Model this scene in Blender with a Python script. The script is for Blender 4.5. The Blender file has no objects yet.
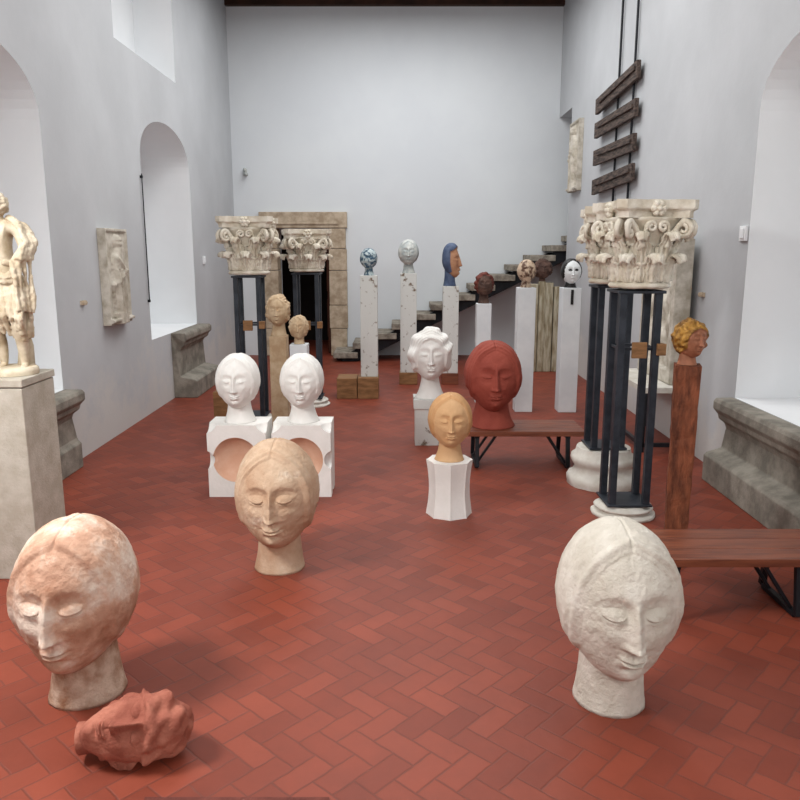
import bpy, bmesh, math, random
import numpy as np
from mathutils import Vector, Matrix
random.seed(4); np.random.seed(4)
scene=bpy.context.scene
scene.view_settings.view_transform='Standard'
COL=scene.collection
pi=math.pi
# ---------------------------------------------------------------- materials
def lin(c):
    o=[]
    for v in c[:3]:
        v/=255.0
        o.append(v/12.92 if v<=.04045 else ((v+.055)/1.055)**2.4)
    return (*o,1)
def mat(name,c1,c2=None,scale=5,rough=.75,bump=.15,bscale=None,lo=.38,hi=.62,detail=6,metal=0,c3=None,stretch=(1,1,1),spec=.3,bd=.01):
    m=bpy.data.materials.new(name); m.use_nodes=True
    nt=m.node_tree; N=nt.nodes; L=nt.links
    b=N['Principled BSDF']; b.inputs['Roughness'].default_value=rough; b.inputs['Metallic'].default_value=metal
    b.inputs['Specular IOR Level'].default_value=spec
    tc=N.new('ShaderNodeTexCoord'); mp=N.new('ShaderNodeMapping'); mp.inputs['Scale'].default_value=stretch
    L.new(tc.outputs['Object'],mp.inputs[0])
    n=N.new('ShaderNodeTexNoise'); n.inputs['Scale'].default_value=scale; n.inputs['Detail'].default_value=detail; n.inputs['Roughness'].default_value=.6
    L.new(mp.outputs[0],n.inputs['Vector'])
    r=N.new('ShaderNodeValToRGB'); e=r.color_ramp.elements
    e[0].position=lo; e[0].color=lin(c1); e[1].position=hi; e[1].color=lin(c2 or c1)
    if c3:
        k=e.new(min(.99,hi+.12)); k.color=lin(c3)
    L.new(n.outputs['Fac'],r.inputs[0]); L.new(r.outputs[0],b.inputs['Base Color'])
    if bump:
        n2=N.new('ShaderNodeTexNoise'); n2.inputs['Scale'].default_value=bscale or scale*6; n2.inputs['Detail'].default_value=6; n2.inputs['Roughness'].default_value=.65
        L.new(mp.outputs[0],n2.inputs['Vector'])
        bp=N.new('ShaderNodeBump'); bp.inputs['Strength'].default_value=bump; bp.inputs['Distance'].default_value=bd
        L.new(n2.outputs['Fac'],bp.inputs['Height']); L.new(bp.outputs[0],b.inputs['Normal'])
    return m
def wall_mat(name,c1,c2,stain):
    """painted plaster with a discoloured, scuffed band near the floor"""
    m=mat(name,c1,c2,.7,.9,.2,9)
    nt=m.node_tree;N=nt.nodes;L=nt.links;b=N['Principled BSDF']
    src=b.inputs['Base Color'].links[0].from_socket
    g=N.new('ShaderNodeNewGeometry');s=N.new('ShaderNodeSeparateXYZ');L.new(g.outputs['Position'],s.inputs[0])
    n=N.new('ShaderNodeTexNoise');n.inputs['Scale'].default_value=2.2;n.inputs['Detail'].default_value=8;n.inputs['Roughness'].default_value=.7;L.new(g.outputs['Position'],n.inputs['Vector'])
    a=N.new('ShaderNodeMath');a.operation='MULTIPLY_ADD';a.inputs[1].default_value=2.6;L.new(n.outputs['Fac'],a.inputs[0])
    sb=N.new('ShaderNodeMath');sb.operation='MULTIPLY_ADD';sb.inputs[1].default_value=-1.0;sb.inputs[2].default_value=-.55;L.new(s.outputs[2],sb.inputs[0]);L.new(sb.outputs[0],a.inputs[2])
    mr=N.new('ShaderNodeMapRange');mr.inputs['From Min'].default_value=0;mr.inputs['From Max'].default_value=.5;mr.inputs['To Max'].default_value=.8;L.new(a.outputs[0],mr.inputs['Value'])
    mx=N.new('ShaderNodeMixRGB');L.new(mr.outputs[0],mx.inputs[0]);L.new(src,mx.inputs[1]);mx.inputs[2].default_value=lin(stain);L.new(mx.outputs[0],b.inputs['Base Color'])
    return m
M={}
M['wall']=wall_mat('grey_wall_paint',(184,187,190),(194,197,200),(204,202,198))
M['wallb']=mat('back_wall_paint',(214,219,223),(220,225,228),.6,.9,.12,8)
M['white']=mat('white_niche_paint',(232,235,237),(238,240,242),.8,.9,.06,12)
M['ledge']=mat('ledge_granite',(118,113,104),(152,146,135),6,.85,.5,45)
M['wood_ceiling']=mat('dark_ceiling_wood',(44,26,18),(66,40,28),4,.6,.2,stretch=(1,8,1))
M['black']=mat('black_steel',(22,24,28),(34,36,42),8,.45,.05,metal=.2)
M['iron']=mat('blued_steel_post',(42,47,54),(56,61,69),10,.45,.08,metal=.2)
M['plaster']=mat('white_plaster',(204,196,182),(222,215,203),7,.88,.8,30,c3=(230,225,215),bd=.018)
M['plaster2']=mat('bright_plaster',(226,224,219),(236,234,230),4,.8,.3,30)
M['tan']=mat('tan_patinated_plaster',(166,118,92),(200,160,136),4.2,.82,.7,30,.36,.50,c3=(222,204,188),bd=.018)
M['tanpale']=mat('pale_tan_plaster',(184,150,122),(206,180,154),5,.82,.6,30,c3=(224,210,192),bd=.016)
M['necktan']=mat('weathered_neck_plaster',(152,112,86),(212,188,168),7,.85,.8,24,bd=.02)
M['ochre']=mat('ochre_plaster',(200,158,114),(210,170,128),4,.7,.15,30)
M['redc']=mat('red_terracotta',(138,62,50),(154,74,60),5,.8,.5,36)
M['redclay']=mat('raw_red_clay',(146,82,66),(180,114,94),7,.85,.8,26,bd=.018)
M['stone']=mat('ivory_limestone',(200,190,170),(230,224,210),8,.85,.5,30)
M['stonepale']=mat('pale_column_stone',(200,195,184),(220,217,209),7,.85,.4,30)
M['statue']=mat('statue_ivory_stone',(176,158,130),(212,201,180),7,.75,.4,30)
M['trav']=mat('travertine_pillar',(172,164,150),(188,182,170),9,.85,.5,60)
M['chip']=mat('chipped_white_paint',(120,104,88),(212,214,210),9,.8,.4,40,.36,.43)
M['whitepl']=mat('white_painted_plinth',(210,215,218),(222,226,228),3,.7,.08,30)
M['oldwood']=mat('weathered_post_wood',(140,128,102),(190,184,162),7,.85,.4,20,stretch=(3,3,.5))
M['boxwood']=mat('oak_box_wood',(122,88,56),(154,114,76),6,.6,.2,20,stretch=(1,4,4))
M['bench']=mat('bench_wood',(98,50,32),(130,72,48),5,.4,.15,30,stretch=(.6,6,6),spec=.5)
M['rust']=mat('rust_wood_pillar',(88,48,32),(138,80,54),10,.8,.9,26,stretch=(2,2,.5),bd=.02)
M['plank']=mat('dark_worn_plank',(48,40,38),(100,86,78),10,.8,.5,30,stretch=(4,.6,4))
M['door']=mat('doorway_stone',(160,142,120),(194,178,156),8,.85,.5,30)
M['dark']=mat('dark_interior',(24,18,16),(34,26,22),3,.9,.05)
M['doorwood']=mat('dark_door_wood',(60,30,18),(82,44,26),5,.6,.2,stretch=(8,1,1))
M['step']=mat('stair_tread_stone',(112,104,94),(164,157,144),8,.85,.4,30)
M['blue']=mat('blue_mosaic_glaze',(60,88,108),(180,194,196),22,.4,.3,40,.45,.55)
M['greyw']=mat('grey_white_ceramic',(164,172,172),(204,206,200),12,.5,.2,30)
M['bluehair']=mat('slate_blue_hair_glaze',(62,76,104),(88,102,128),10,.6,.2,30)
M['skin']=mat('tan_ceramic_face',(160,112,84),(184,138,106),10,.5,.15,30)
M['brown']=mat('dark_brown_clay',(66,48,42),(100,76,66),12,.75,.5,40)
M['maroon']=mat('maroon_clay',(88,42,34),(112,58,48),12,.75,.5,40)
M['mottle']=mat('mottled_raku_glaze',(96,70,56),(198,176,152),16,.5,.3,40,.42,.52)
M['mask']=mat('white_mask_glaze',(222,227,228),(234,238,238),6,.35,.1,20)
M['blackc']=mat('black_glaze',(20,20,22),(34,32,32),8,.4,.2,30)
M['gold']=mat('gilded_bronze_hair',(104,70,30),(180,134,62),16,.45,.4,40,metal=.35)
M['facec']=mat('terracotta_face',(138,88,64),(168,112,84),8,.6,.2,30)
M['pink']=mat('peach_bowl',(208,164,138),(220,184,160),5,.7,.1,30)
M['relief']=mat('relief_stone',(166,158,142),(208,202,190),7,.85,.6,30)
M['sand']=mat('sandstone_head',(176,148,116),(200,178,148),9,.85,.5,30)
# herringbone terracotta floor
def floor_mat():
    m=bpy.data.materials.new('terracotta_herringbone_floor'); m.use_nodes=True
    nt=m.node_tree;N=nt.nodes;L=nt.links;b=N['Principled BSDF']
    def math_(op,a,b_=None,c=None):
        n=N.new('ShaderNodeMath');n.operation=op
        for i,x in enumerate((a,b_,c)):
            if x is None: continue
            if isinstance(x,(int,float)): n.inputs[i].default_value=x
            else: L.new(x,n.inputs[i])
        return n.outputs[0]
    tc=N.new('ShaderNodeTexCoord');mp=N.new('ShaderNodeMapping')
    mp.inputs['Rotation'].default_value=(0,0,math.radians(43));mp.inputs['Scale'].default_value=(9.5,9.5,9.5)
    L.new(tc.outputs['Object'],mp.inputs[0])
    nw=N.new('ShaderNodeTexNoise');nw.inputs['Scale'].default_value=1.2;L.new(mp.outputs[0],nw.inputs['Vector'])
    wob=N.new('ShaderNodeVectorMath');wob.operation='MULTIPLY_ADD';wob.inputs[1].default_value=(.12,.12,0);L.new(nw.outputs['Color'],wob.inputs[0]);L.new(mp.outputs[0],wob.inputs[2])
    sp=N.new('ShaderNodeSeparateXYZ');L.new(wob.outputs[0],sp.inputs[0])
    X,Y=sp.outputs[0],sp.outputs[1]
    i=math_('FLOOR',X);j=math_('FLOOR',Y);fx=math_('SUBTRACT',X,i);fy=math_('SUBTRACT',Y,j)
    k=math_('FLOORED_MODULO',math_('SUBTRACT',i,j),4.0)
    eq=lambda v:math_('COMPARE',k,float(v),.1)
    k0,k1,k2,k3=eq(0),eq(1),eq(2),eq(3)
    ix=math_('SUBTRACT',1.0,fx);iy=math_('SUBTRACT',1.0,fy)
    hor=math_('ADD',k0,k1);ver=math_('ADD',k2,k3)
    def orbig(d,on):
        return math_('ADD',d,math_('MULTIPLY',math_('SUBTRACT',1.0,on),5.0))
    ds=[orbig(fy,math_('ADD',hor,k3)),orbig(iy,math_('ADD',hor,k2)),orbig(fx,math_('ADD',ver,k0)),orbig(ix,math_('ADD',ver,k1))]
    d=math_('MINIMUM',math_('MINIMUM',ds[0],ds[1]),math_('MINIMUM',ds[2],ds[3]))
    mr=N.new('ShaderNodeMapRange');mr.inputs['From Min'].default_value=.010;mr.inputs['From Max'].default_value=.06;L.new(d,mr.inputs['Value'])
    tile=mr.outputs[0]
    bi=math_('SUBTRACT',i,k1);bj=math_('SUBTRACT',j,k2)
    cb=N.new('ShaderNodeCombineXYZ');L.new(bi,cb.inputs[0]);L.new(bj,cb.inputs[1]);L.new(hor,cb.inputs[2])
    wn=N.new('ShaderNodeTexWhiteNoise');L.new(cb.outputs[0],wn.inputs['Vector'])
    r0=N.new('ShaderNodeValToRGB');e=r0.color_ramp.elements;e[0].color=lin((122,56,40));e[1].color=lin((141,67,48));L.new(wn.outputs['Value'],r0.inputs[0])
    mx0=N.new('ShaderNodeMixRGB');L.new(tile,mx0.inputs[0]);mx0.inputs[1].default_value=lin((112,58,46));L.new(r0.outputs[0],mx0.inputs[2])
    n=N.new('ShaderNodeTexNoise');n.inputs['Scale'].default_value=1.3;n.inputs['Detail'].default_value=10;n.inputs['Roughness'].default_value=.68
    L.new(tc.outputs['Object'],n.inputs['Vector'])
    r=N.new('ShaderNodeValToRGB');r.color_ramp.elements[0].position=.3;r.color_ramp.elements[0].color=(.76,.73,.72,1);r.color_ramp.elements[1].position=.7;r.color_ramp.elements[1].color=(1.12,1.15,1.18,1)
    L.new(n.outputs['Fac'],r.inputs[0])
    mx=N.new('ShaderNodeMixRGB');mx.blend_type='MULTIPLY';mx.inputs[0].default_value=1
    L.new(mx0.outputs[0],mx.inputs[1]);L.new(r.outputs[0],mx.inputs[2]);L.new(mx.outputs[0],b.inputs['Base Color'])
    rr=N.new('ShaderNodeMapRange');rr.inputs['To Min'].default_value=.40;rr.inputs['To Max'].default_value=.60
    L.new(n.outputs['Fac'],rr.inputs['Value']);L.new(rr.outputs[0],b.inputs['Roughness'])
    n3=N.new('ShaderNodeTexNoise');n3.inputs['Scale'].default_value=9;n3.inputs['Detail'].default_value=5;L.new(tc.outputs['Object'],n3.inputs['Vector'])
    hh=math_('ADD',math_('MULTIPLY',tile,.4),math_('ADD',n3.outputs['Fac'],math_('MULTIPLY',wn.outputs['Value'],.3)))
    bp=N.new('ShaderNodeBump');bp.inputs['Strength'].default_value=.4;bp.inputs['Distance'].default_value=.006
    L.new(hh,bp.inputs['Height']);L.new(bp.outputs[0],b.inputs['Normal'])
    b.inputs['Specular IOR Level'].default_value=.3
    return m
M['floor']=floor_mat()
# ---------------------------------------------------------------- helpers
def obj(name,verts,faces,mats=(),smooth=False,loc=(0,0,0),parent=None,mi=None):
    me=bpy.data.meshes.new(name)
    me.from_pydata([tuple(v) for v in verts],[],[tuple(f) for f in faces])
    for m in mats: me.materials.append(m)
    if mi is not None: me.polygons.foreach_set('material_index',mi)
    if smooth: me.polygons.foreach_set('use_smooth',[True]*len(me.polygons))
    me.update()
    o=bpy.data.objects.new(name,me); COL.objects.link(o); o.location=loc
    if parent: o.parent=parent
    return o
class MB:
    """mesh builder collecting parts into one mesh"""
    def __init__(s): s.v=[];s.f=[];s.m=[];s.sm=[]
    def add(s,v,f,mi=0,sm=False):
        k=len(s.v); s.v+= [tuple(p) for p in v]; s.f+=[tuple(i+k for i in q) for q in f]; s.m+=[mi]*len(f); s.sm+=[sm]*len(f)
    def box(s,x0,x1,y0,y1,z0,z1,mi=0):
        v=[(x0,y0,z0),(x1,y0,z0),(x1,y1,z0),(x0,y1,z0),(x0,y0,z1),(x1,y0,z1),(x1,y1,z1),(x0,y1,z1)]
        s.add(v,[(0,3,2,1),(4,5,6,7),(0,1,5,4),(1,2,6,5),(2,3,7,6),(3,0,4,7)],mi)
    def beam(s,a,b,w,h=None,mi=0):
        a=Vector(a);b=Vector(b);h=h or w;d=(b-a).normalized()
        up=Vector((0,0,1)) if abs(d.z)<.95 else Vector((0,1,0))
        x=d.cross(up).normalized()*w/2; y=x.cross(d).normalized()*h/2
        v=[a-x-y,a+x-y,a+x+y,a-x+y,b-x-y,b+x-y,b+x+y,b-x+y]
        s.add(v,[(0,3,2,1),(4,5,6,7),(0,1,5,4),(1,2,6,5),(2,3,7,6),(3,0,4,7)],mi)
    def lathe(s,prof,c=(0,0,0),n=48,mi=0,mod=None,ex=1,ey=1,sm=True):
        v=[];f=[]
        for (r,z) in prof:
            for i in range(n):
                a=2*pi*i/n; k=mod(a,z) if mod else 1
                v.append((c[0]+r*k*ex*math.cos(a),c[1]+r*k*ey*math.sin(a),c[2]+z))
        for j in range(len(prof)-1):
            for i in range(n):
                f.append((j*n+i,j*n+(i+1)%n,(j+1)*n+(i+1)%n,(j+1)*n+i))
        s.add(v,f,mi,sm)
        s.add(v[:n],[tuple(range(n))[::-1]],mi); s.add(v[-n:],[tuple(range(n))],mi)
    def tube(s,pts,rad,n=10,mi=0):
        pts=[Vector(p) for p in pts];v=[];f=[];prev=None
        for i,p in enumerate(pts):
            d=(pts[min(i+1,len(pts)-1)]-pts[max(i-1,0)]).normalized()
            ref=prev if prev else (Vector((0,0,1)) if abs(d.z)<.9 else Vector((1,0,0)))
            x=(ref-d*ref.dot(d)).normalized();prev=x;y=d.cross(x)
            r=rad[i] if hasattr(rad,'__len__') else rad
            for k in range(n):
                a=2*pi*k/n; v.append(p+x*r*math.cos(a)+y*r*math.sin(a))
        for j in range(len(pts)-1):
            for k in range(n): f.append((j*n+k,j*n+(k+1)%n,(j+1)*n+(k+1)%n,(j+1)*n+k))
        f.append(tuple(range(n))[::-1]);f.append(tuple(len(v)-n+k for k in range(n)))
        s.add(v,f,mi,True)
    def ball(s,c,r,n=16,mi=0):
        rx,ry,rz=(r,r,r) if not hasattr(r,'__len__') else r
        pr=[(math.sin(pi*i/n)*1+1e-4,-math.cos(pi*i/n)) for i in range(n+1)]
        v=[];f=[];m=n*2
        for (q,z) in pr:
            for i in range(m):
                a=2*pi*i/m; v.append((c[0]+rx*q*math.cos(a),c[1]+ry*q*math.sin(a),c[2]+rz*z))
        for j in range(n):
            for i in range(m): f.append((j*m+i,j*m+(i+1)%m,(j+1)*m+(i+1)%m,(j+1)*m+i))
        s.add(v,f,mi,True)
    def make(s,name,mats,loc=(0,0,0),rot=0,parent=None,bevel=0):
        o=obj(name,s.v,s.f,mats,loc=loc,parent=parent,mi=s.m)
        o.data.polygons.foreach_set('use_smooth',s.sm); o.rotation_euler[2]=rot
        if bevel:
            b=o.modifiers.new('bevel','BEVEL');b.width=bevel;b.segments=2;b.limit_method='ANGLE'
        return o
def empty(name,loc=(0,0,0)):
    o=bpy.data.objects.new(name,None);COL.objects.link(o);o.location=loc;o.empty_display_size=.1;return o
def displace(o,strength,size,name='erosion'):
    t=bpy.data.textures.new(name,'CLOUDS');t.noise_scale=size
    d=o.modifiers.new(name,'DISPLACE');d.texture=t;d.strength=strength;d.mid_level=.5;d.texture_coords='LOCAL'
def boolean(o,cut):
    b=o.modifiers.new('cut','BOOLEAN');b.object=cut;b.operation='DIFFERENCE';b.solver='EXACT'
    bpy.context.view_layer.update()
    dg=bpy.context.evaluated_depsgraph_get()
    me=bpy.data.meshes.new_from_object(o.evaluated_get(dg))
    o.modifiers.clear();o.data=me
    bpy.data.objects.remove(cut,do_unlink=True)
def sm(a,b,x):
    t=np.clip((x-a)/(b-a),0,1);return t*t*(3-2*t)
def snoise(P,freq,seed,n=14):
    rs=np.random.RandomState(seed);o=0
    for i in range(n):
        k=rs.normal(size=3);k/=np.linalg.norm(k);k*=freq*(.6+.9*rs.rand())
        o=o+np.sin(P@k+rs.rand()*6.28)
    return o/math.sqrt(n)
# ---------------------------------------------------------------- room
XL,XR,YB,ZC=-2.95,2.77,13.9,6.14
YF=-3.0
def arch_cutter(x0,x1,y0,y1,z0,zs,rise):
    pts=[(y0,z0),(y1,z0)]
    w=(y1-y0)/2;cy=(y0+y1)/2
    for i in range(25):
        a=pi*i/24
        pts.append((cy+w*math.cos(a),zs+rise*math.sin(a)**.9 if 0<i<24 else zs))
    n=len(pts)
    v=[(x0,p[0],p[1]) for p in pts]+[(x1,p[0],p[1]) for p in pts]
    f=[tuple(range(n)),tuple(range(n,2*n))[::-1]]+[(i,(i+1)%n+0,(i+1)%n+n,i+n)[::-1] for i in range(n)]
    o=obj('cutter',v,f)
    bm=bmesh.new();bm.from_mesh(o.data);bmesh.ops.recalc_face_normals(bm,faces=bm.faces);bm.to_mesh(o.data);bm.free()
    return o
def boxobj(name,x0,x1,y0,y1,z0,z1,m=None):
    b=MB();b.box(x0,x1,y0,y1,z0,z1);return b.make(name,[m] if m else [])
fl=boxobj('floor',XL-1,XR+1.2,YF,YB+2.6,-.12,0,M['floor'])
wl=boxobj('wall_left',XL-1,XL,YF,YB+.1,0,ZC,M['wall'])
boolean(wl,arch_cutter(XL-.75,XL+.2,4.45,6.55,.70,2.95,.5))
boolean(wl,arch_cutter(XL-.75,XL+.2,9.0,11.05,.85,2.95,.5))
boolean(wl,boxobj('c',XL-.5,XL+.2,8.4,10.6,4.05,5.5))
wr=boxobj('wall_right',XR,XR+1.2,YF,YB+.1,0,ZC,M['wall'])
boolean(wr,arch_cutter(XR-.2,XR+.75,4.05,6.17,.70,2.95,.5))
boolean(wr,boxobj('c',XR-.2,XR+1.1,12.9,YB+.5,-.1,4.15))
wb=boxobj('wall_back',XL,XR+1.2,YB,YB+.5,0,ZC,M['wallb'])
boolean(wb,boxobj('c',-2.2,-1.24,YB-.2,YB+.7,-.1,2.28))
wf=boxobj('wall_front',XL,XR,YF-.2,YF,0,ZC,M['wall'])
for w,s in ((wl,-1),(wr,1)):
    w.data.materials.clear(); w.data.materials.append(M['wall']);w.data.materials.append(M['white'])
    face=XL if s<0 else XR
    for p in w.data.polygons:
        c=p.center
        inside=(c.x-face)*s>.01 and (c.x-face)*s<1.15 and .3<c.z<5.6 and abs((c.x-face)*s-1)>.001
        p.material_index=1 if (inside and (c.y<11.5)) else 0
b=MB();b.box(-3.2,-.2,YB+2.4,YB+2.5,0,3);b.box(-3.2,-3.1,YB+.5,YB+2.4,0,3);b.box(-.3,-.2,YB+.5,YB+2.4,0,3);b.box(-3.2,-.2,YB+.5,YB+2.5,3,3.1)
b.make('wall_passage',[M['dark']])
b=MB();b.box(XL-1,XR+1.2,YF,YB+.1,ZC,ZC+.1)
for i in range(21):
    y=YF+.4+i*.8;b.box(XL,XR,y,y+.16,ZC-.16,ZC)
b.box(XL,XR,YB-.1,YB,ZC-.20,ZC)
b.make('ceiling',[M['wood_ceiling']])
def ledge(name,side,y0,y1,zt,st=.2,pr=.20):
    face=XL if side<0 else XR
    k=pr/.20
    prof=[(0,zt),(.20*k,zt),(.22*k,zt-.03),(.22*k,zt-.09),(.18*k,zt-.13),(.17*k,zt-.17),(.12*k,zt-.2),(.10*k,zt-.24),(.10*k,.28),(st-.02,.24),(st,.22),(st,0),(0,0)]
    v=[];f=[];n=len(prof)
    for kk,y in enumerate((y0,y1)):
        for (o,z) in prof:
            e=(.22*k-min(o,.22*k))*.9
            if z<.30 and o>0:e=.02
            if o==0:e=0 if z>.3 else .02
            yy=y+e if kk==0 else y-e
            v.append((face-side*o,yy,z))
    f=[tuple(range(n)),tuple(range(n,2*n))[::-1]]+[(i,(i+1)%n,(i+1)%n+n,i+n) for i in range(n)]
    o=obj(name,v,f,[M['ledge']])
    bm=bmesh.new();bm.from_mesh(o.data);bmesh.ops.triangulate(bm,faces=[q for q in bm.faces if len(q.verts)>4]);bmesh.ops.recalc_face_normals(bm,faces=bm.faces);bm.to_mesh(o.data);bm.free()
    bv=o.modifiers.new('bevel','BEVEL');bv.width=.012;bv.segments=2;bv.limit_method='ANGLE'
    return o
ledge('stone_window_seat',-1,4.6,6.58,.70,.12,.16)
ledge('stone_window_seat',-1,9.75,11.1,.85,.30,.18)
ledge('stone_window_seat',1,4.1,6.20,.70,.22,.15)
b=MB()
for (x0,x1) in ((-2.45,-2.18),(-1.26,-.96)):
    z=0
    for h in (.5,.42,.62,.38,.36):
        j=random.uniform(-.015,.015)
        b.box(x0-j,x1+j,YB-.10,YB+.3,z+.004,z+h-.004);z+=h
b.box(-2.5,-.94,YB-.11,YB+.3,2.284,2.56);b.box(-2.3,-1.1,YB-.13,YB-.11,2.34,2.38)
b.make('trim_doorway',[M['door']],bevel=.015)
b=MB();b.box(-1.34,-1.28,YB+.28,YB+1.0,0.01,2.2);b.box(-1.36,-1.34,YB+.36,YB+.9,.3,1.0);b.box(-1.36,-1.34,YB+.36,YB+.9,1.15,2.0)
b.make('door_1',[M['doorwood']],bevel=.008)
# ---------------------------------------------------------------- staircase
b=MB()
for i in range(15):
    x=-1.15+i*.335; z=.165*(i+1)
    if x>3.35:break
    b.box(x,x+.42,13.0,13.86,z-.10,z,0)
    b.box(x+.05,x+.33,13.05,13.8,z-.125,z-.10,1)
b.beam((-1.0,13.15,-.02),(3.4,13.15,2.12),.08,.2,1)
b.beam((-1.0,13.7,-.02),(3.4,13.7,2.12),.08,.2,1)
b.box(.9,1.0,13.1,13.2,0,.85,1)
b.make('staircase',[M['step'],M['black']],bevel=.008)
# ---------------------------------------------------------------- heads
def make_head(name,loc,H,W=.78,D=.88,neck=.27,nr=(.2,.235),hair='cap',face=None,hairm=None,neckm=None,yaw=0,res=(150,120),feat=1.0,flare=True,seed=1,matrix=None,hx=.30,hz=.41,dark_eyes=False):
    nu,nv=res
    face=face or M['plaster'];hairm=hairm or face;neckm=neckm or face
    u=np.arange(nu)/nu
    phi=2*pi*u-.55*np.sin(2*pi*u)
    lam=-pi/2+pi*(np.arange(1,nv)/nv)
    PH,LA=np.meshgrid(phi,lam)
    sx=(np.cos(LA)*np.sin(PH)).ravel();sy=(-np.cos(LA)*np.cos(PH)).ravel();sz=np.sin(LA).ravel()
    sx=np.append(sx,[0,0]);sy=np.append(sy,[0,0]);sz=np.append(sz,[-1,1])
    low=np.clip(-sz,0,1);fr=sm(-.1,.8,-sy)
    x=W/2*sx*(1-.12*low**1.5-.22*fr*low**1.2)
    y=D/2*np.sign(sy)*np.abs(sy)**(np.where(sy<0,.88,1.0))*(1-.22*low*(sy>0))-.10*low**1.6
    z=.5*sz
    F=sm(.05,.45,-sy)
    ax=np.abs(x);g=lambda a,c,s:np.exp(-((a-c)/s)**2)
    d=np.zeros_like(x)
    ex,ez=.128,.045
    t=(ax-ex)/.076;tc_=np.clip(t,-1,1);inn=sm(1.05,.65,np.abs(t));arc=(1-tc_**2)
    d-= .024*g(ax,.105,.085)*g(z,ez+.050,.050)
    d-= .020*g(ax,.048,.026)*g(z,ez+.018,.045)
    d-= .008*g(ax,ex,.09)*g(z,ez-.062,.030)
    rr=((ax-ex)/.080)**2+((z-ez-.006)/.050)**2
    d+= .022*g(ax,ex,.058)*g(z,ez+.004,.036)
    zl=ez-.004-.028*arc
    d-= .016*inn*g(z,zl,.0058)
    d+= .006*inn*g(z,zl+.012,.009)
    zu=ez+.032+.016*arc
    d-= .006*inn*g(z,zu,.008)
    zb=.135+.034*np.sin(np.clip((ax-.02)/.20,0,1)*pi)**.8-.01*sm(.15,.25,ax)
    d+= .012*sm(zb-.040,zb+.008,z)*sm(zb+.12,zb+.02,z)*sm(.27,.16,ax)*sm(.0,.05,ax)
    tn=np.clip((.16-z)/.30,0,1)
    end=sm(-.172,-.142,z)*sm(.26,.08,z)
    wn_=.023+.018*tn
    d+= (.020+.058*tn**1.15)*np.exp(-np.abs(ax/wn_)**2.1)*end
    d+= .015*np.exp(-(ax/(wn_*2.4))**2)*end
    d+= .026*g(ax,.040,.018)*g(z,-.136,.020)
    d+= .014*g(ax,0,.024)*g(z,-.136,.020)
    d-= .014*g(ax,.022,.010)*g(z,-.163,.009)
    d+= .018*g(ax,.160,.075)*g(z,-.075,.080)
    d-= .010*g(ax,0,.011)*g(z,-.197,.018)
    d-= .012*g(ax,.115,.032)*g(z,-.235,.060)
    d+= .016*g(ax,0,.095)*g(z,-.240,.065)
    mw=.088;tm=np.clip(ax/mw,0,1);ml=sm(1.05,.70,ax/mw)
    zm=-.248+.012*tm**2-.004*g(ax,0,.02)
    d+= .022*ml*sm(0,.004,z-zm)*g(z,zm+.010,.018)*(1-.45*g(ax,0,.012)*sm(.01,.03,z-zm))
    d+= .030*sm(1.0,.45,ax/mw)*g(z,zm-.020,.017)
    d-= .018*ml*g(z,zm,.0055)
    d-= .010*g(ax,mw+.004,.012)*g(z,zm,.014)
    d-= .020*g(ax,0,.060)*g(z,-.308,.018)
    d+= .036*g(ax,0,.068)*g(z,-.375,.050)
    y=y-d*F*feat
    zz_=z+.02
    q=np.sqrt((x/hx)**2+(zz_/np.where(zz_>0,hz,.46))**2)
    q=q-2.2*np.clip(.16-ax,0,.16)**2*sm(.18,.36,z)
    q=q+.010*snoise(np.stack([x,y,z],1),14,seed+70)
    hm=np.where(sy<-.05,sm(.955,1.025,q),1.0)
    hzv=z+(y+.12)*.55
    hm=hm*sm(-.33,-.25,hzv)
    P=np.stack([x,y,z],1)
    if hair=='none': hm=hm*0
    nrm=np.stack([sx,sy,sz*.8],1)
    if hair=='cap':
        part=g(ax,0,.010)*sm(.2,.3,z)
        w2=snoise(P,5,seed)
        h=.018+.0068*np.sin(q*60+2.4*w2)*(.7+.4*snoise(P,9,seed+2))+.010*g(q,1.08,.05)-.010*part+.004*w2
    elif hair=='curly':
        h=.045+.026*snoise(P,26,seed)+.012*snoise(P,55,seed+3)
    elif hair=='fragment':
        h=.02+.028*snoise(P,22,seed)+.016*snoise(P,44,seed+3)
    elif hair=='wavy':
        h=.045+.024*np.sin(24*z+6*ax+2.5*snoise(P,7,seed))+.010*np.sin(q*60+3*snoise(P,9,seed+1))+.02*sm(.2,.35,ax)
    elif hair=='tall':
        h=.03+.05*sm(0,.5,z)
    else: h=.0*x
    P=P+nrm*(h*hm)[:,None]
    P=P+nrm*(.0034*snoise(P,11,seed+9)+.0016*snoise(P,45,seed+19)+.0009*snoise(P,110,seed+29))[:,None]
    if hair in('curly','fragment'): P=P+nrm*(.005*snoise(P,30,seed+5))[:,None]
    faces=[];mi=[]
    R=nv-1
    eyem=(rr<1)&(F>.5)
    for j in range(R-1):
        for i in range(nu):
            a=j*nu+i;b_=j*nu+(i+1)%nu
            faces.append((a,b_,b_+nu,a+nu));mi.append(1 if (hm[a]>.5 or (dark_eyes and eyem[a])) else 0)
    bot=R*nu;top=bot+1
    for i in range(nu):
        faces.append((bot,(i+1)%nu,i));mi.append(0)
        faces.append(((R-1)*nu+i,(R-1)*nu+(i+1)%nu,top));mi.append(1 if hair!='none' else 0)
    V=[tuple(p) for p in P]
    k=len(V);nn=72;rows=30
    for j in range(rows+1):
        t=j/rows;zz=-.16+t*(-.5-neck+.16)
        r=nr[0]+(nr[1]-nr[0])*(t**3.0 if flare else t)
        for i in range(nn):
            a=2*pi*i/nn
            wob=1+.014*math.sin(3*a+5*t+seed)+.006*math.sin(9*a-14*t+seed*2)+.004*math.sin(17*a+30*t)
            V.append((r*wob*math.cos(a),.05-.015*t+r*wob*1.02*math.sin(a),zz))
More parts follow.
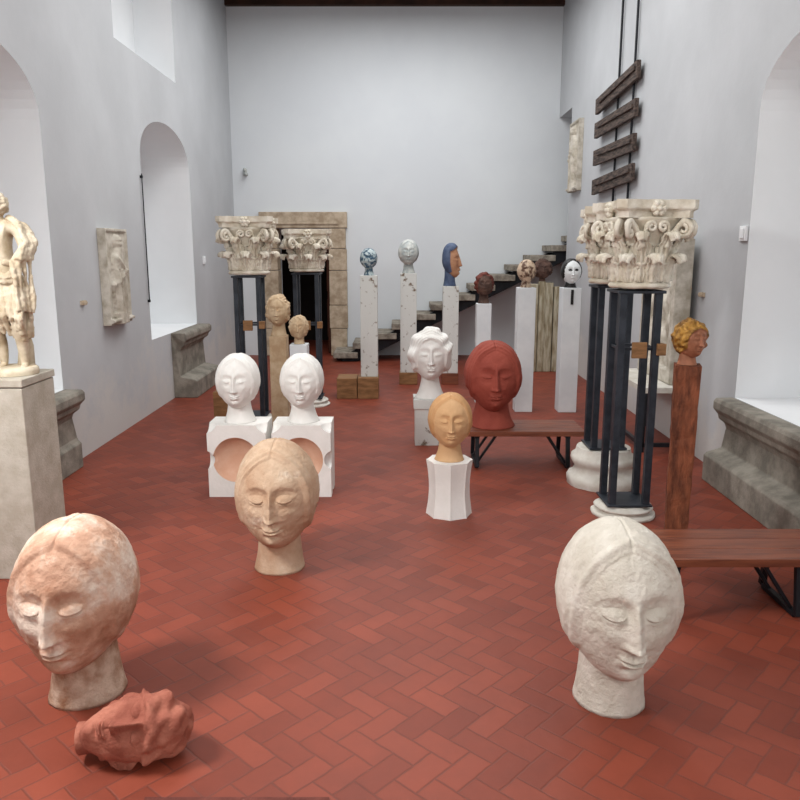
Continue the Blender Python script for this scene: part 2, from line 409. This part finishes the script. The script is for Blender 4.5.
    for j in range(rows):
        for i in range(nn):
            a=k+j*nn+i;b_=k+j*nn+(i+1)%nn
            faces.append((a,a+nn,b_+nn,b_));mi.append(2)
    faces.append(tuple(k+rows*nn+i for i in range(nn))[::-1]);mi.append(2)
    A=np.array(V);A[:,2]+=.5+neck;A*=H
    if matrix is not None:
        A[:,2]-=(.5+neck)*H
        R3=np.array([[matrix[r][c] for c in range(3)] for r in range(3)])
        A=A@R3.T; A[:,2]=np.maximum(A[:,2],-H*.27); A[:,2]+=H*.27
        loc=(matrix[0][3],matrix[1][3],0)
    o=obj(name,A.tolist(),faces,[face,hairm,neckm],smooth=True,loc=loc,mi=mi)
    if matrix is None: o.rotation_euler[2]=yaw
    o.data.polygons[-1].use_smooth=False
    return o
big=(340,300)
make_head('tan_plaster_head_sculpture',(-1.375,3.02,0),.625,W=.74,face=M['tan'],neckm=M['necktan'],res=big,seed=3,nr=(.205,.26))
make_head('white_plaster_head_sculpture',(.905,2.96,0),.635,W=.74,face=M['plaster'],res=big,seed=1,nr=(.205,.24))
make_head('pale_tan_plaster_head_sculpture',(-.735,4.36,0),.625,face=M['tanpale'],res=big,seed=5,nr=(.195,.245),W=.77)
def bust(loc):
    b=MB();b.box(-.228,.228,-.16,.16,0,.575);o=b.make('carved_plaster_bust',[M['plaster2'],M['pink']],loc=loc)
    def ball(x,y,z,r):
        bb=MB();bb.ball((x,y,z),r,20);c=bb.make('c',[]);c.location=loc
        bm=bmesh.new();bm.from_mesh(c.data);bmesh.ops.remove_doubles(bm,verts=bm.verts,dist=.001);bmesh.ops.recalc_face_normals(bm,faces=bm.faces);bm.to_mesh(c.data);bm.free()
        return c
    for (x,y,z,r) in ((-.01,-.26,.30,.205),(-.25,-.15,.30,.075),(.25,-.15,.30,.075),(-.25,-.15,.62,.11),(.25,-.15,.62,.11),(-.25,.0,.02,.05),(.25,.0,.02,.05)):
        boolean(o,ball(x,y,z,r))
    o.data.materials.clear();o.data.materials.append(M['plaster2']);o.data.materials.append(M['pink'])
    for p in o.data.polygons:
        dd=(p.center-Vector((-.01,-.26,.30))).length
        p.material_index=1 if (dd<.21 and p.center.y>-.158) else 0
    h=make_head('h',(0,0,0),.42,W=.78,face=M['plaster2'],neck=.27,nr=(.2,.3),res=(180,150),seed=2)
    h.name='head';h.parent=o;h.location=(0,0,.575)
    return o
bust((-1.265,5.86,0));bust((-.765,5.86,0))
def plinth(name,loc,w,h,m,bevel=.006,d=None,rot=0):
    b=MB();d=d or w
    b.box(-w/2,w/2,-d/2,d/2,0,h)
    return b.make(name,[m],loc=loc,rot=rot,bevel=bevel)
def tapered(name,loc,prof,m,n=4,mod=None,rot=0):
    b=MB();b.lathe(prof,n=n,mod=mod,sm=False);return b.make(name,[m],loc=loc,rot=rot,bevel=.005)
tapered('chipped_plaster_pedestal',(.30,7.45,0),[(.215,0),(.215,.36),(.235,.37),(.235,.46)],M['chip'],rot=pi/4)
make_head('wavy_haired_plaster_head',(.30,7.45,.46),.50,W=.74,hair='wavy',face=M['plaster2'],neck=.36,nr=(.16,.30),seed=4,hx=.27,hz=.33)
b=MB();pr=[]
for i in range(15):
    t=i/14;pr.append((.163-.020*math.sin(pi*t),.41*t))
b.lathe(pr,n=96,mod=lambda a,z:1.04-.10*abs(math.sin(4*a))**.7,sm=False)
b.make('fluted_white_pedestal',[M['plaster2']],loc=(.36,5.33,0))
make_head('ochre_plaster_head',(.36,5.33,.41),.385,W=.80,face=M['ochre'],hairm=mat('ochre_hair',(188,142,96),(200,154,108),4,.7,.1),neck=.27,nr=(.19,.28),seed=6,hx=.32,hz=.43,res=(200,170))
def bench(name,loc,L,Dp,h,legs,nobrace=()):
    b=MB();n=3;w=Dp/n
    for i in range(n): b.box(0,L,i*w+.002,(i+1)*w-.002,h-.045,h,0)
    for x in legs:
        b.box(x-.02,x+.02,.04,Dp-.04,h-.075,h-.045,1)
        b.beam((x,.06,h-.07),(x,.02,.02),.035,.035,1)
        b.beam((x,Dp-.06,h-.07),(x,Dp-.02,.02),.035,.035,1)
        b.beam((x,.04,.02),(x,Dp-.04,.02),.035,.03,1)
        if x in nobrace: continue
        sg=1 if x>L/2 else -1
        b.beam((x,.10,.03),(x-sg*.17,.10,h-.06),.03,.02,1);b.beam((x,Dp-.1,.03),(x-sg*.17,Dp-.1,h-.06),.03,.02,1)
    b.box(legs[0],legs[-1],Dp/2-.015,Dp/2+.015,h-.065,h-.045,1)
    return b.make(name,[M['bench'],M['black']],loc=loc,bevel=.004)
bench('wooden_bench',(.56,6.45,0),1.06,.48,.345,[.12,.92])
bench('wooden_bench',(1.38,3.66,0),1.08,.44,.345,[.06,.70],nobrace=(.06,))
make_head('red_terracotta_head',(.83,6.70,.346),.615,W=.79,face=M['redc'],neck=.24,nr=(.23,.34),res=(200,160),seed=8)
ez=Vector((.95,.10,.10)).normalized();fd=Vector((-.25,-.74,.58));fd=(fd-ez*fd.dot(ez)).normalized()
ey=-fd;exv=ey.cross(ez)
mt=Matrix(((exv.x,ey.x,ez.x,-1.00),(exv.y,ey.y,ez.y,2.60),(exv.z,ey.z,ez.z,0),(0,0,0,1)))
make_head('reclining_clay_head_fragment',(0,0,0),.40,W=.60,D=.58,hair='fragment',face=M['redclay'],neck=.05,nr=(.14,.15),res=(260,220),seed=11,matrix=mt,hx=.33,hz=.17)
# ---------------------------------------------------------------- plinth row
def ped_head(px,py,z0,zt,ztop,w,pm,**k):
    plinth('display_plinth',(px,py,z0),w,zt-z0,pm)
    T=ztop-zt;neck=k.pop('neck',.3);H=T/(1+neck)
    nm=k.pop('name','ceramic_head')
    return make_head(nm,(px,py,zt+.001),H,neck=neck,res=(90,70),nr=k.pop('nr',(.18,.26)),**k)
b=MB();b.box(-.27,-.01,-.16,.2,0,.27);b.box(.0,.27,-.16,.2,0,.275);b.make('oak_crate_base',[M['boxwood']],loc=(-.55,9.86,0),bevel=.006)
ped_head(-.40,9.90,.276,1.58,1.92,.22,M['chip'],face=M['blue'],W=.84,name='blue_mosaic_head',seed=21)
plinth('oak_block_base',(.12,10.9,0),.26,.17,M['boxwood'])
ped_head(.12,10.9,.171,1.58,2.04,.23,M['chip'],face=M['greyw'],W=.80,name='grey_ceramic_head',seed=22)
plinth('painted_block_base',(.72,10.9,0),.24,.16,M['bench'])
ped_head(.72,10.9,.161,1.40,1.97,.22,M['chip'],face=M['skin'],hairm=M['bluehair'],neckm=M['bluehair'],W=.5,D=.5,hair='tall',name='blue_haired_ceramic_head',seed=23,yaw=pi/2*.8,neck=.25,nr=(.15,.2))
ped_head(1.04,9.5,0,1.25,1.62,.18,M['whitepl'],face=M['brown'],hairm=M['maroon'],W=.74,D=.8,hair='curly',name='dark_clay_head',seed=24)
ped_head(1.475,8.98,0,1.47,1.79,.205,M['whitepl'],face=M['mottle'],W=.80,name='mottled_raku_head',seed=25,neck=.2)
ped_head(1.99,8.96,0,1.47,1.80,.215,M['whitepl'],face=M['mask'],hairm=M['blackc'],neckm=M['blackc'],W=.80,name='white_mask_ceramic_head',seed=26,neck=.15,hx=.33,hz=.42,dark_eyes=True)
b=MB();b.box(1.975,2.005,8.84,8.851,1.28,1.45);b.make('plinth_slot_plate',[M['blackc']])
b=MB()
for i,(x,w,h) in enumerate(((-.17,.12,1.38),(-.05,.10,1.42),(.06,.12,1.40),(.18,.09,1.34))):
    b.box(x-w/2,x+w/2,-.06,.06,0,h)
b.make('weathered_wood_posts',[M['oldwood']],loc=(2.27,12.0,0),bevel=.01)
make_head('dark_curly_clay_head',(2.22,12.0,1.421),.29,W=.95,hair='curly',face=M['brown'],neck=.14,res=(90,70),seed=27,nr=(.15,.18))
plinth('sandstone_pillar',(-1.215,7.6,0),.17,1.06,M['sand'])
make_head('sandstone_antique_head',(-1.215,7.6,1.061),.30,W=.72,hair='curly',face=M['sand'],neck=.32,res=(110,90),seed=31,nr=(.2,.27))
plinth('white_plinth',(-.985,7.4,0),.17,1.0,M['whitepl'])
make_head('curly_stone_head',(-.985,7.4,1.001),.225,W=.76,hair='curly',face=M['sand'],neck=.2,res=(110,90),seed=32)
plinth('oak_box_stand',(-1.78,7.6,0),.2,.50,M['boxwood'])
b=MB()
NS=30
v=[]
for j in range(NS+1):
    t=j/NS;hw=.062+.011*t
    for (sx_,sy_) in ((-1,-1),(1,-1),(1,1),(-1,1)):
        v.append((sx_*hw+random.uniform(-.003,.003),sy_*hw+random.uniform(-.003,.003),1.24*t))
f=[(0,3,2,1),(NS*4,NS*4+1,NS*4+2,NS*4+3)]
for j in range(NS):
    for i in range(4): f.append((j*4+i,j*4+(i+1)%4,(j+1)*4+(i+1)%4,(j+1)*4+i))
b.add(v,f);b.make('rust_wood_pillar',[M['rust']],loc=(1.69,4.42,0),rot=-.30)
make_head('gilded_hair_terracotta_head',(1.69,4.42,1.241),.215,W=.78,hair='curly',face=M['facec'],hairm=M['gold'],neck=.2,nr=(.2,.26),res=(160,130),seed=33,yaw=math.radians(22),hx=.31,hz=.31)
# ---------------------------------------------------------------- capitals
def capital(loc,h,w,rot=0,seed=1,mt=None):
    mt=mt or M['stone']
    s=w/.62;hs=h/.6
    o=MB();B=1.14
    o.lathe([(r*s*B,z*hs) for r,z in [(.17,0),(.195,.004),(.205,.02),(.195,.036),(.172,.045),(.175,.15),(.185,.28),(.205,.38),(.235,.46),(.25,.478),(.24,.487)]],n=56)
    def outline(W,c,cut):
        pts=[]
        for q in range(4):
            a=q*pi/2
            for i in range(13):
                t=-1+2*i/12
                xx=t*(W-cut);yy=-(W-c*(1-t*t))
                pts.append((xx*math.cos(a)-yy*math.sin(a),xx*math.sin(a)+yy*math.cos(a)))
        return pts
    Wd=w/2
    layers=[(Wd*.92,.055,h-.115),(Wd*.92,.055,h-.075),(Wd*.95,.05,h-.066),(Wd*.99,.045,h-.058),(Wd,.045,h-.05),(Wd,.045,h)]
    v=[];f=[];n=52;nl=len(layers)
    for (W,c,z) in layers: v+=[(x,y,z) for x,y in outline(W,c*s,.05)]
    for j in range(nl-1):
        for i in range(n): f.append((j*n+i,j*n+(i+1)%n,(j+1)*n+(i+1)%n,(j+1)*n+i))
    f.append(tuple(range(n))[::-1]);f.append(tuple(range((nl-1)*n,nl*n)));o.add(v,f)
    def rb(z): return float(np.interp(z/hs,[0,.15,.28,.38,.46],[.172,.175,.185,.205,.235]))*s*B
    def leaf(a0,z0,hz,wd,curl):
        nu,nv=25,34;vv=[];ff=[]
        L_=hz-z0
        for j in range(nv+1):
            t=j/nv
            if t<.74:
                k=t/.74;z=z0+L_*k;r=rb(z)+.012+.030*k*k*s
            else:
                k=(t-.74)/.26*pi*1.15
                z=hz+curl*math.sin(k);r=rb(hz)+.012+.030*s+curl*(1-math.cos(k))
            lobe=abs(math.sin(t*pi*4.2))
            wj=wd*(.62+.42*math.sin(pi*min(1,t*1.1)))*(.72+.28*lobe**.6)*(1 if t<.78 else 1-.55*(t-.78)/.22)
            for i in range(nu):
                u=-1+2*i/(nu-1)
                aa=a0+u*wj/(r)
                rib=.010*s*math.cos(u*pi*5)*(1-abs(u)*.3)
                spine=.016*s*math.exp(-(u/.16)**2)
                edge=-.020*s*abs(u)**2.2+.012*s*lobe*abs(u)
                rr=r+rib+spine+edge
                vv.append((rr*math.cos(aa),rr*math.sin(aa),z+.018*s*(lobe-.5)*abs(u)-.015*u*u*(t>.6)))
        for j in range(nv):
            for i in range(nu-1):
                a=j*nu+i;ff.append((a,a+1,a+nu+1,a+nu))
        return vv,ff
    L=MB()
    for i in range(8):
        L.add(*leaf(i*pi/4+pi/8,.05*hs,.35*hs,.086*s,.032*s),sm=True)
        L.add(*leaf(i*pi/4,.045*hs,.20*hs,.100*s,.034*s),sm=True)
    for q in range(4):
        a=pi/4+q*pi/2;ca,sa=math.cos(a),math.sin(a)
        for off in (-.036,.036):
            pts=[];rad=[]
            for i in range(60):
                t=i/59
                if t<.35:
                    k=t/.35;r=(.235+.09*k**1.4)*s;z=(.28+.185*k**.8)*hs
                    o_=off*(2.6-1.6*k)
                else:
                    k=(t-.35)/.65;an=pi/2-k*pi*3.6;R=.066*(1-.85*k)*s
                    r=.325*s+R*math.cos(an);z=(.465*hs-.066*s)+R*math.sin(an);o_=off
                pts.append((r*ca-o_*sa,r*sa+o_*ca,z));rad.append(.024*s*(1-.45*t))
            o.tube(pts,rad,8)
        a=q*pi/2;ca,sa=math.cos(a),math.sin(a)
        cx_,cy_=ca*(Wd-.040*s),sa*(Wd-.040*s)
        for k in range(6):
            an=k*pi/3;o.ball((cx_-sa*.036*s*math.cos(an),cy_+ca*.036*s*math.cos(an),h-.058+.036*s*math.sin(an)),(.024*s,.024*s,.024*s),8)
        o.ball((cx_+ca*.012,cy_+sa*.012,h-.058),.022*s,8)
        for sg in(-1,1):
            pts=[];rad=[]
            for i in range(44):
                k=i/43
                if k<.3:
                    q_=k/.3;z=(.27+.15*q_)*hs;r=(.225+.04*q_)*s
                    lx=sg*.11*s-sg*.025*q_*s
                else:
                    q_=(k-.3)/.7;an=(0 if sg>0 else pi)+sg*q_*pi*2.8;R=.040*(1-.8*q_)*s
                    lx=sg*.045*s+R*math.cos(an);z=.42*hs+R*math.sin(an);r=.268*s
                pts.append((r*ca-lx*sa,r*sa+lx*ca,z));rad.append(.016*s*(1-.3*k))
            o.tube(pts,rad,8)
    body=o.make('carved_stone_capital',[mt],loc=loc,rot=rot)
    lv=L.make('acanthus_leaves',[mt],parent=body)
    so=lv.modifiers.new('s','SOLIDIFY');so.thickness=.012
    displace(lv,.018,.035)
    displace(body,.018,.05)
    return body
def stand(loc,z0,z1,half,name='steel_column_stand',brk=()):
    b=MB();t=.024
    for sx in(-1,1):
        for sy in(-1,1):
            b.box(sx*half-t,sx*half+t,sy*half-t,sy*half+t,z0,z1-.02)
    b.box(-half-.04,half+.04,-half-.04,half+.04,z1-.02,z1)
    b.box(-half-.04,half+.04,-half-.04,half+.04,z0,z0+.015)
    for z in brk:
        b.box(-.05,.05,-half-.045,-half-.02,z-.05,z+.06,1);b.box(half+.0,half+.06,-half-.05,-half+.02,z-.03,z+.05,1)
        for sy in(-1,1): b.box(-half,half,sy*half-.008,sy*half+.008,z,z+.02)
        for sx in(-1,1): b.box(sx*half-.008,sx*half+.008,-half,half,z,z+.02)
    return b.make(name,[M['iron'],M['boxwood']],loc=loc,bevel=.003)
def colbase(loc,r,h,name='stone_column_base'):
    b=MB();k=h/.32
    b.lathe([(r,0),(r*1.02,.03*k),(r*1.02,.06*k),(r*.96,.09*k),(r*.88,.10*k),(r*.80,.14*k),(r*.82,.17*k),(r*.90,.19*k),(r*.93,.22*k),(r*.90,.25*k),(r*.80,.27*k),(r*.76,h)],n=56)
    o=b.make(name,[M['stonepale']],loc=loc);displace(o,.02,.12);return o
colbase((1.64,5.33,0),.225,.09)
stand((1.64,5.33,0),.098,1.63,.12,brk=(1.22,))
capital((1.66,5.33,1.642),.58,.555,seed=1,rot=.10)
colbase((1.68,6.08,0),.285,.31)
stand((1.68,6.08,0),.318,1.63,.11)
capital((1.68,6.02,1.642),.575,.53,seed=2,rot=-.15)
colbase((-1.63,8.3,0),.25,.09)
stand((-1.63,8.3,0),.098,1.63,.12,brk=(1.1,))
capital((-1.62,8.3,1.642),.60,.59,seed=3,rot=.05)
colbase((-1.13,9.35,0),.25,.09)
stand((-1.13,9.35,0),.098,1.63,.13,brk=(1.0,))
capital((-1.13,9.35,1.642),.50,.56,seed=4,rot=.2)
# ---------------------------------------------------------------- left pillar + statue
b=MB();b.box(-.205,.205,-.2,.2,0,1.14);b.box(-.212,.212,-.207,.207,1.145,1.19)
b.make('travertine_pillar',[M['trav']],loc=(-2.32,4.38,0),bevel=.006)
S=empty('antique_draped_statue',(-2.255,4.38,1.192));S.scale=(1,1,.985)
def skin(name,joints,edges,m,parent,sub=2):
    me=bpy.data.meshes.new(name);me.from_pydata([j[0] for j in joints],edges,[]);me.materials.append(m)
    o=bpy.data.objects.new(name,me);COL.objects.link(o);o.parent=parent
    s=o.modifiers.new('skin','SKIN');s.use_smooth_shade=True
    for i,j in enumerate(joints):
        r=j[1];r=(r,r) if not hasattr(r,'__len__') else r
        me.skin_vertices[0].data[i].radius=r
        me.skin_vertices[0].data[i].use_root=(i==0)
    u=o.modifiers.new('sub','SUBSURF');u.levels=sub;u.render_levels=sub
    return o
J=[((0,0,.56),(.085,.065)),((.005,0,.66),(.078,.055)),((.0,-.01,.76),(.095,.065)),((-.01,0,.85),(.085,.05)),((-.015,-.01,.905),(.034,.034)),
 ((.10,0,.835),.036),((.135,.0,.73),.031),((.10,-.085,.64),.025),((.06,-.13,.655),.02),
 ((-.12,0,.83),.036),((-.15,-.01,.72),.031),((-.11,-.09,.66),.024),
 ((.055,0,.48),.062),((.085,-.05,.29),.043),((.075,-.005,.17),.036),((.07,.01,.05),.022),((.085,-.055,.03),.02),
 ((-.055,0,.48),.062),((-.06,-.03,.28),.043),((-.06,.02,.16),.036),((-.06,.03,.05),.022),((-.07,-.04,.03),.02)]
E=[(0,1),(1,2),(2,3),(3,4),(3,5),(5,6),(6,7),(7,8),(3,9),(9,10),(10,11),(0,12),(12,13),(13,14),(14,15),(15,16),(0,17),(17,18),(18,19),(19,20),(20,21)]
skin('body',J,E,M['statue'],S)
h=make_head('h',(0,0,0),.15,W=.74,hair='curly',face=M['statue'],neck=.1,res=(110,90),seed=41,hx=.3,hz=.34);h.name='head';h.parent=S;h.location=(.0,-.02,.875);h.rotation_euler=(0,0,-.4)
b=MB()
b.ball((-.02,-.085,.885),(.035,.03,.045),10)
def folds(pts0,pts1,n,amp,r,mi=0):
    for i in range(n):
        t=i/(n-1)
        path=[]
        for k in range(len(pts0)):
            p=Vector(pts0[k]).lerp(Vector(pts1[k]),t);p+=Vector((math.sin(k*1.3+i)*.006,math.cos(k+i*2)*.006,0))
            path.append(p)
        sp=[]
        for k in range(len(path)-1):
            for q in range(5):sp.append(path[k].lerp(path[k+1],q/5))
        sp.append(path[-1])
        b.tube(sp,[r*(1+.3*math.sin(j*.5+i)) for j in range(len(sp))],8)
folds([(-.10,-.05,.60),(-.12,-.06,.50),(-.11,-.085,.38),(-.09,-.05,.27)],[(.10,-.06,.56),(.13,-.08,.45),(.13,-.11,.33),(.10,-.02,.20)],8,.01,.017)
folds([(.10,-.05,.57),(.14,-.03,.45),(.14,-.02,.33),(.12,-.0,.22)],[(.03,.09,.57),(.05,.10,.42),(.05,.10,.3),(.04,.10,.2)],7,.01,.022)
folds([(-.10,-.05,.60),(-.13,.0,.5),(-.12,.05,.38),(-.1,.07,.27)],[(.03,.09,.57),(.03,.10,.42),(.04,.10,.3),(.03,.10,.2)],7,.01,.022)
folds([(.05,.0,.90),(.11,-.02,.86),(.15,-.03,.76),(.14,-.09,.66)],[(.02,.06,.90),(.13,.04,.86),(.18,.03,.76),(.16,.0,.66)],5,.01,.018)
folds([(.10,-.11,.66),(.115,-.12,.57),(.12,-.115,.47),(.13,-.11,.38)],[(.16,-.02,.66),(.17,-.03,.56),(.175,-.03,.45),(.165,-.03,.36)],4,.01,.013)
folds([(-.10,-.06,.60),(-.03,-.09,.60),(.05,-.09,.58),(.11,-.06,.60)],[(-.10,-.05,.565),(-.03,-.085,.56),(.05,-.09,.545),(.11,-.06,.56)],3,.01,.018)
dr=b.make('drapery',[M['statue']],parent=S)
rm=dr.modifiers.new('rm','REMESH');rm.mode='VOXEL';rm.voxel_size=.005;rm.use_smooth_shade=True
displace(dr,.012,.03)
b=MB();b.lathe([(.14,0),(.142,.02),(.14,.035),(.13,.045)],n=28,ey=.9);bs=b.make('rocky_base',[M['statue']],parent=S)
b=MB();b.tube([(.03,.1,.02),(.04,.1,.15),(.02,.09,.3)],[.05,.042,.035],10);tr=b.make('tree_stump_support',[M['statue']],parent=S)
# ---------------------------------------------------------------- reliefs
def relief(name,w,h,fn,th,m,loc,rotz,nx=70,nz=110):
    V=[];F=[]
    for j in range(nz+1):
        for i in range(nx+1):
            x=-w/2+w*i/nx;z=h*j/nz
            V.append((x,-th-fn(x/(w/2),z/h),z))
    for j in range(nz):
        for i in range(nx):
            a=j*(nx+1)+i;F.append((a,a+1,a+nx+2,a+nx+1))
    k=len(V)
    border=[i for i in range(nx+1)]+[j*(nx+1)+nx for j in range(1,nz+1)]+[nz*(nx+1)+i for i in range(nx-1,-1,-1)]+[j*(nx+1) for j in range(nz-1,0,-1)]
    for i in border: V.append((V[i][0],0,V[i][2]))
    nb=len(border)
    for i in range(nb): F.append((border[i],k+i,k+(i+1)%nb,border[(i+1)%nb]))
    F.append(tuple(k+i for i in range(nb))[::-1])
    o=obj(name,V,F,[m],loc=loc);o.rotation_euler[2]=rotz
    o.data.polygons.foreach_set('use_smooth',[True]*(nx*nz)+[False]*(nb+1))
    return o
def saint(x,z):
    v=0
    if z<.80:
        wd=.34+.30*(1-abs(z-.42)/.5)*.8+.10*(z<.12)
        if z>.68: wd*=1-.5*(z-.68)/.12
        if abs(x)<wd:
            v=.065*math.sqrt(1-(x/wd)**2)+.016*math.sin(x*24+7*z)*(z<.58)
            v+=.018*math.exp(-((z-.52-.2*x)/.03)**2)+.018*math.exp(-((z-.62+.25*x)/.03)**2)
            v-=.02*math.exp(-(x/.08)**2)*(z<.5)
    dh=(x/.24)**2+((z-.86)/.085)**2
    if dh<1: v=max(v,.075*math.sqrt(1-dh)-.01*math.exp(-((z-.865)/.012)**2))
    if .02<z<.06:v=max(v,.05)
    if abs(x)>.90 or z>.97 or z<.03:v=max(v,.02)
    return v
relief('standing_saint_relief',.60,.95,saint,.06,M['relief'],(XL+.002,7.86,1.16),pi/2)
relief('small_carved_relief',.66,1.05,saint,.05,M['relief'],(XR-.002,12.35,2.80),-pi/2)
def panel(x,z):
    if abs(x)>.78 or z>.88 or z<.1:return .05
    return .02*math.sin(x*9)*math.sin(z*26)+.01*math.sin(x*23+z*31)
relief('carved_stone_stele',.98,1.36,panel,.10,M['relief'],(XR-.06,7.62,.64),-pi/2)
b=MB();b.box(2.28,2.72,7.0,8.2,.58,.635,1)
for x in(2.31,2.69):
    for y in(7.05,8.15): b.box(x-.02,x+.02,y-.02,y+.02,0,.58)
b.box(2.29,2.71,7.03,7.07,.05,.09);b.box(2.29,2.33,7.05,8.15,.05,.09)
b.make('steel_display_table',[M['black'],M['stonepale']],bevel=.004)
b=MB()
for z,dz in ((3.86,.05),(3.50,.0),(3.13,-.01),(2.77,.02)):
    b.beam((2.70,9.15,z+dz),(2.69,10.95,z-dz),.05,.20,0)
    b.beam((2.665,9.2,z+dz+.02),(2.655,10.7,z-dz+.03),.03,.05,0)
for y in (9.45,10.1):
    b.tube([(2.74,y,2.45),(2.74,y,ZC-.17)],.016,8,1)
b.make('hanging_plank_sculpture',[M['plank'],M['black']],bevel=.01)
b=MB();b.box(-.03,.03,-.06,0,-.04,.04);b.tube([(0,-.05,0),(.05,-.16,-.03)],.03,12);b.ball((.0,-.05,.06),.035,8)
b.make('security_camera',[M['greyw']],loc=(-2.72,YB,3.22))
b=MB();b.box(-.02,0,-.06,.06,-.06,.06);b.box(-.03,-.02,-.03,.03,-.04,.04);b.make('wall_switch',[M['white']],loc=(XR,6.25,2.03),bevel=.004)
b=MB();b.box(0,.02,-.06,.06,-.06,.06);b.box(.02,.03,-.03,.03,-.04,.04);b.make('light_switch',[M['white']],loc=(XL,11.6,1.75),bevel=.004)
b=MB();b.box(0,.012,-.05,.05,-.02,.02);b.lathe([(.02,-.02),(.03,0),(.02,.02)],c=(.02,0,0),n=12);b.make('wall_label',[M['door']],loc=(XL,7.1,1.42))
b=MB();b.box(-.012,0,-.05,.05,-.02,.02);b.lathe([(.02,-.02),(.03,0),(.02,.02)],c=(-.02,0,0),n=12);b.make('brass_wall_label',[M['door']],loc=(XR,7.0,1.5))
b=MB();b.tube([(XL+.02,8.95,1.3),(XL+.02,8.95,2.75)],.007,8);b.box(XL,XL+.03,8.94,8.96,1.3,1.33);b.box(XL,XL+.03,8.94,8.96,2.7,2.73);b.make('iron_wall_rod',[M['black']])
b=MB();b.box(-1.0,-.35,-.03,.03,0,.006);b.box(-.98,-.37,-.02,.02,.006,.008);b.make('floor_hatch_strip',[M['maroon']],loc=(0.1,2.33,0))
# ---------------------------------------------------------------- lights
def area(name,loc,size,sy,power,target,col=(1,1,1)):
    l=bpy.data.lights.new(name,'AREA');l.shape='RECTANGLE';l.size=size;l.size_y=sy;l.energy=power;l.color=col
    o=bpy.data.objects.new(name,l);COL.objects.link(o);o.location=loc
    o.rotation_euler=(Vector(target)-Vector(loc)).to_track_quat('-Z','Y').to_euler();return o
area('overhead_fill',(0,2.5,5.7),3.5,3.5,125,(0,2.6,0),(1,.99,.97))  # overhead area lamps added for ambient fill, not ceiling fixtures
area('overhead_fill',(0,8.0,5.7),3.5,3.5,185,(0,8.1,0),(1,.99,.98))
area('overhead_fill',(0,11.4,5.75),3.6,2.0,115,(0,11.6,0),(1,1,1))
area('rear_fill',(-2.7,2.5,3.0),.7,.7,120,(-.9,3.1,.2),(1,.985,.965))
area('rear_fill',(1.2,-2.6,3.6),2.5,2,130,(.2,5,.9),(1,.99,.97))  # added soft lamp behind the camera; the front wall has no window
w=bpy.data.worlds.new('w');scene.world=w;w.use_nodes=True;w.node_tree.nodes['Background'].inputs[0].default_value=(.6,.65,.7,1);w.node_tree.nodes['Background'].inputs[1].default_value=.3
# ---------------------------------------------------------------- camera
c=bpy.data.cameras.new('camera');c.sensor_width=36;c.lens=34.2;c.clip_end=60
co=bpy.data.objects.new('camera',c);COL.objects.link(co);co.location=(0,0,1.9);co.rotation_euler=(pi/2-math.atan(.1974),0,0)
scene.camera=co
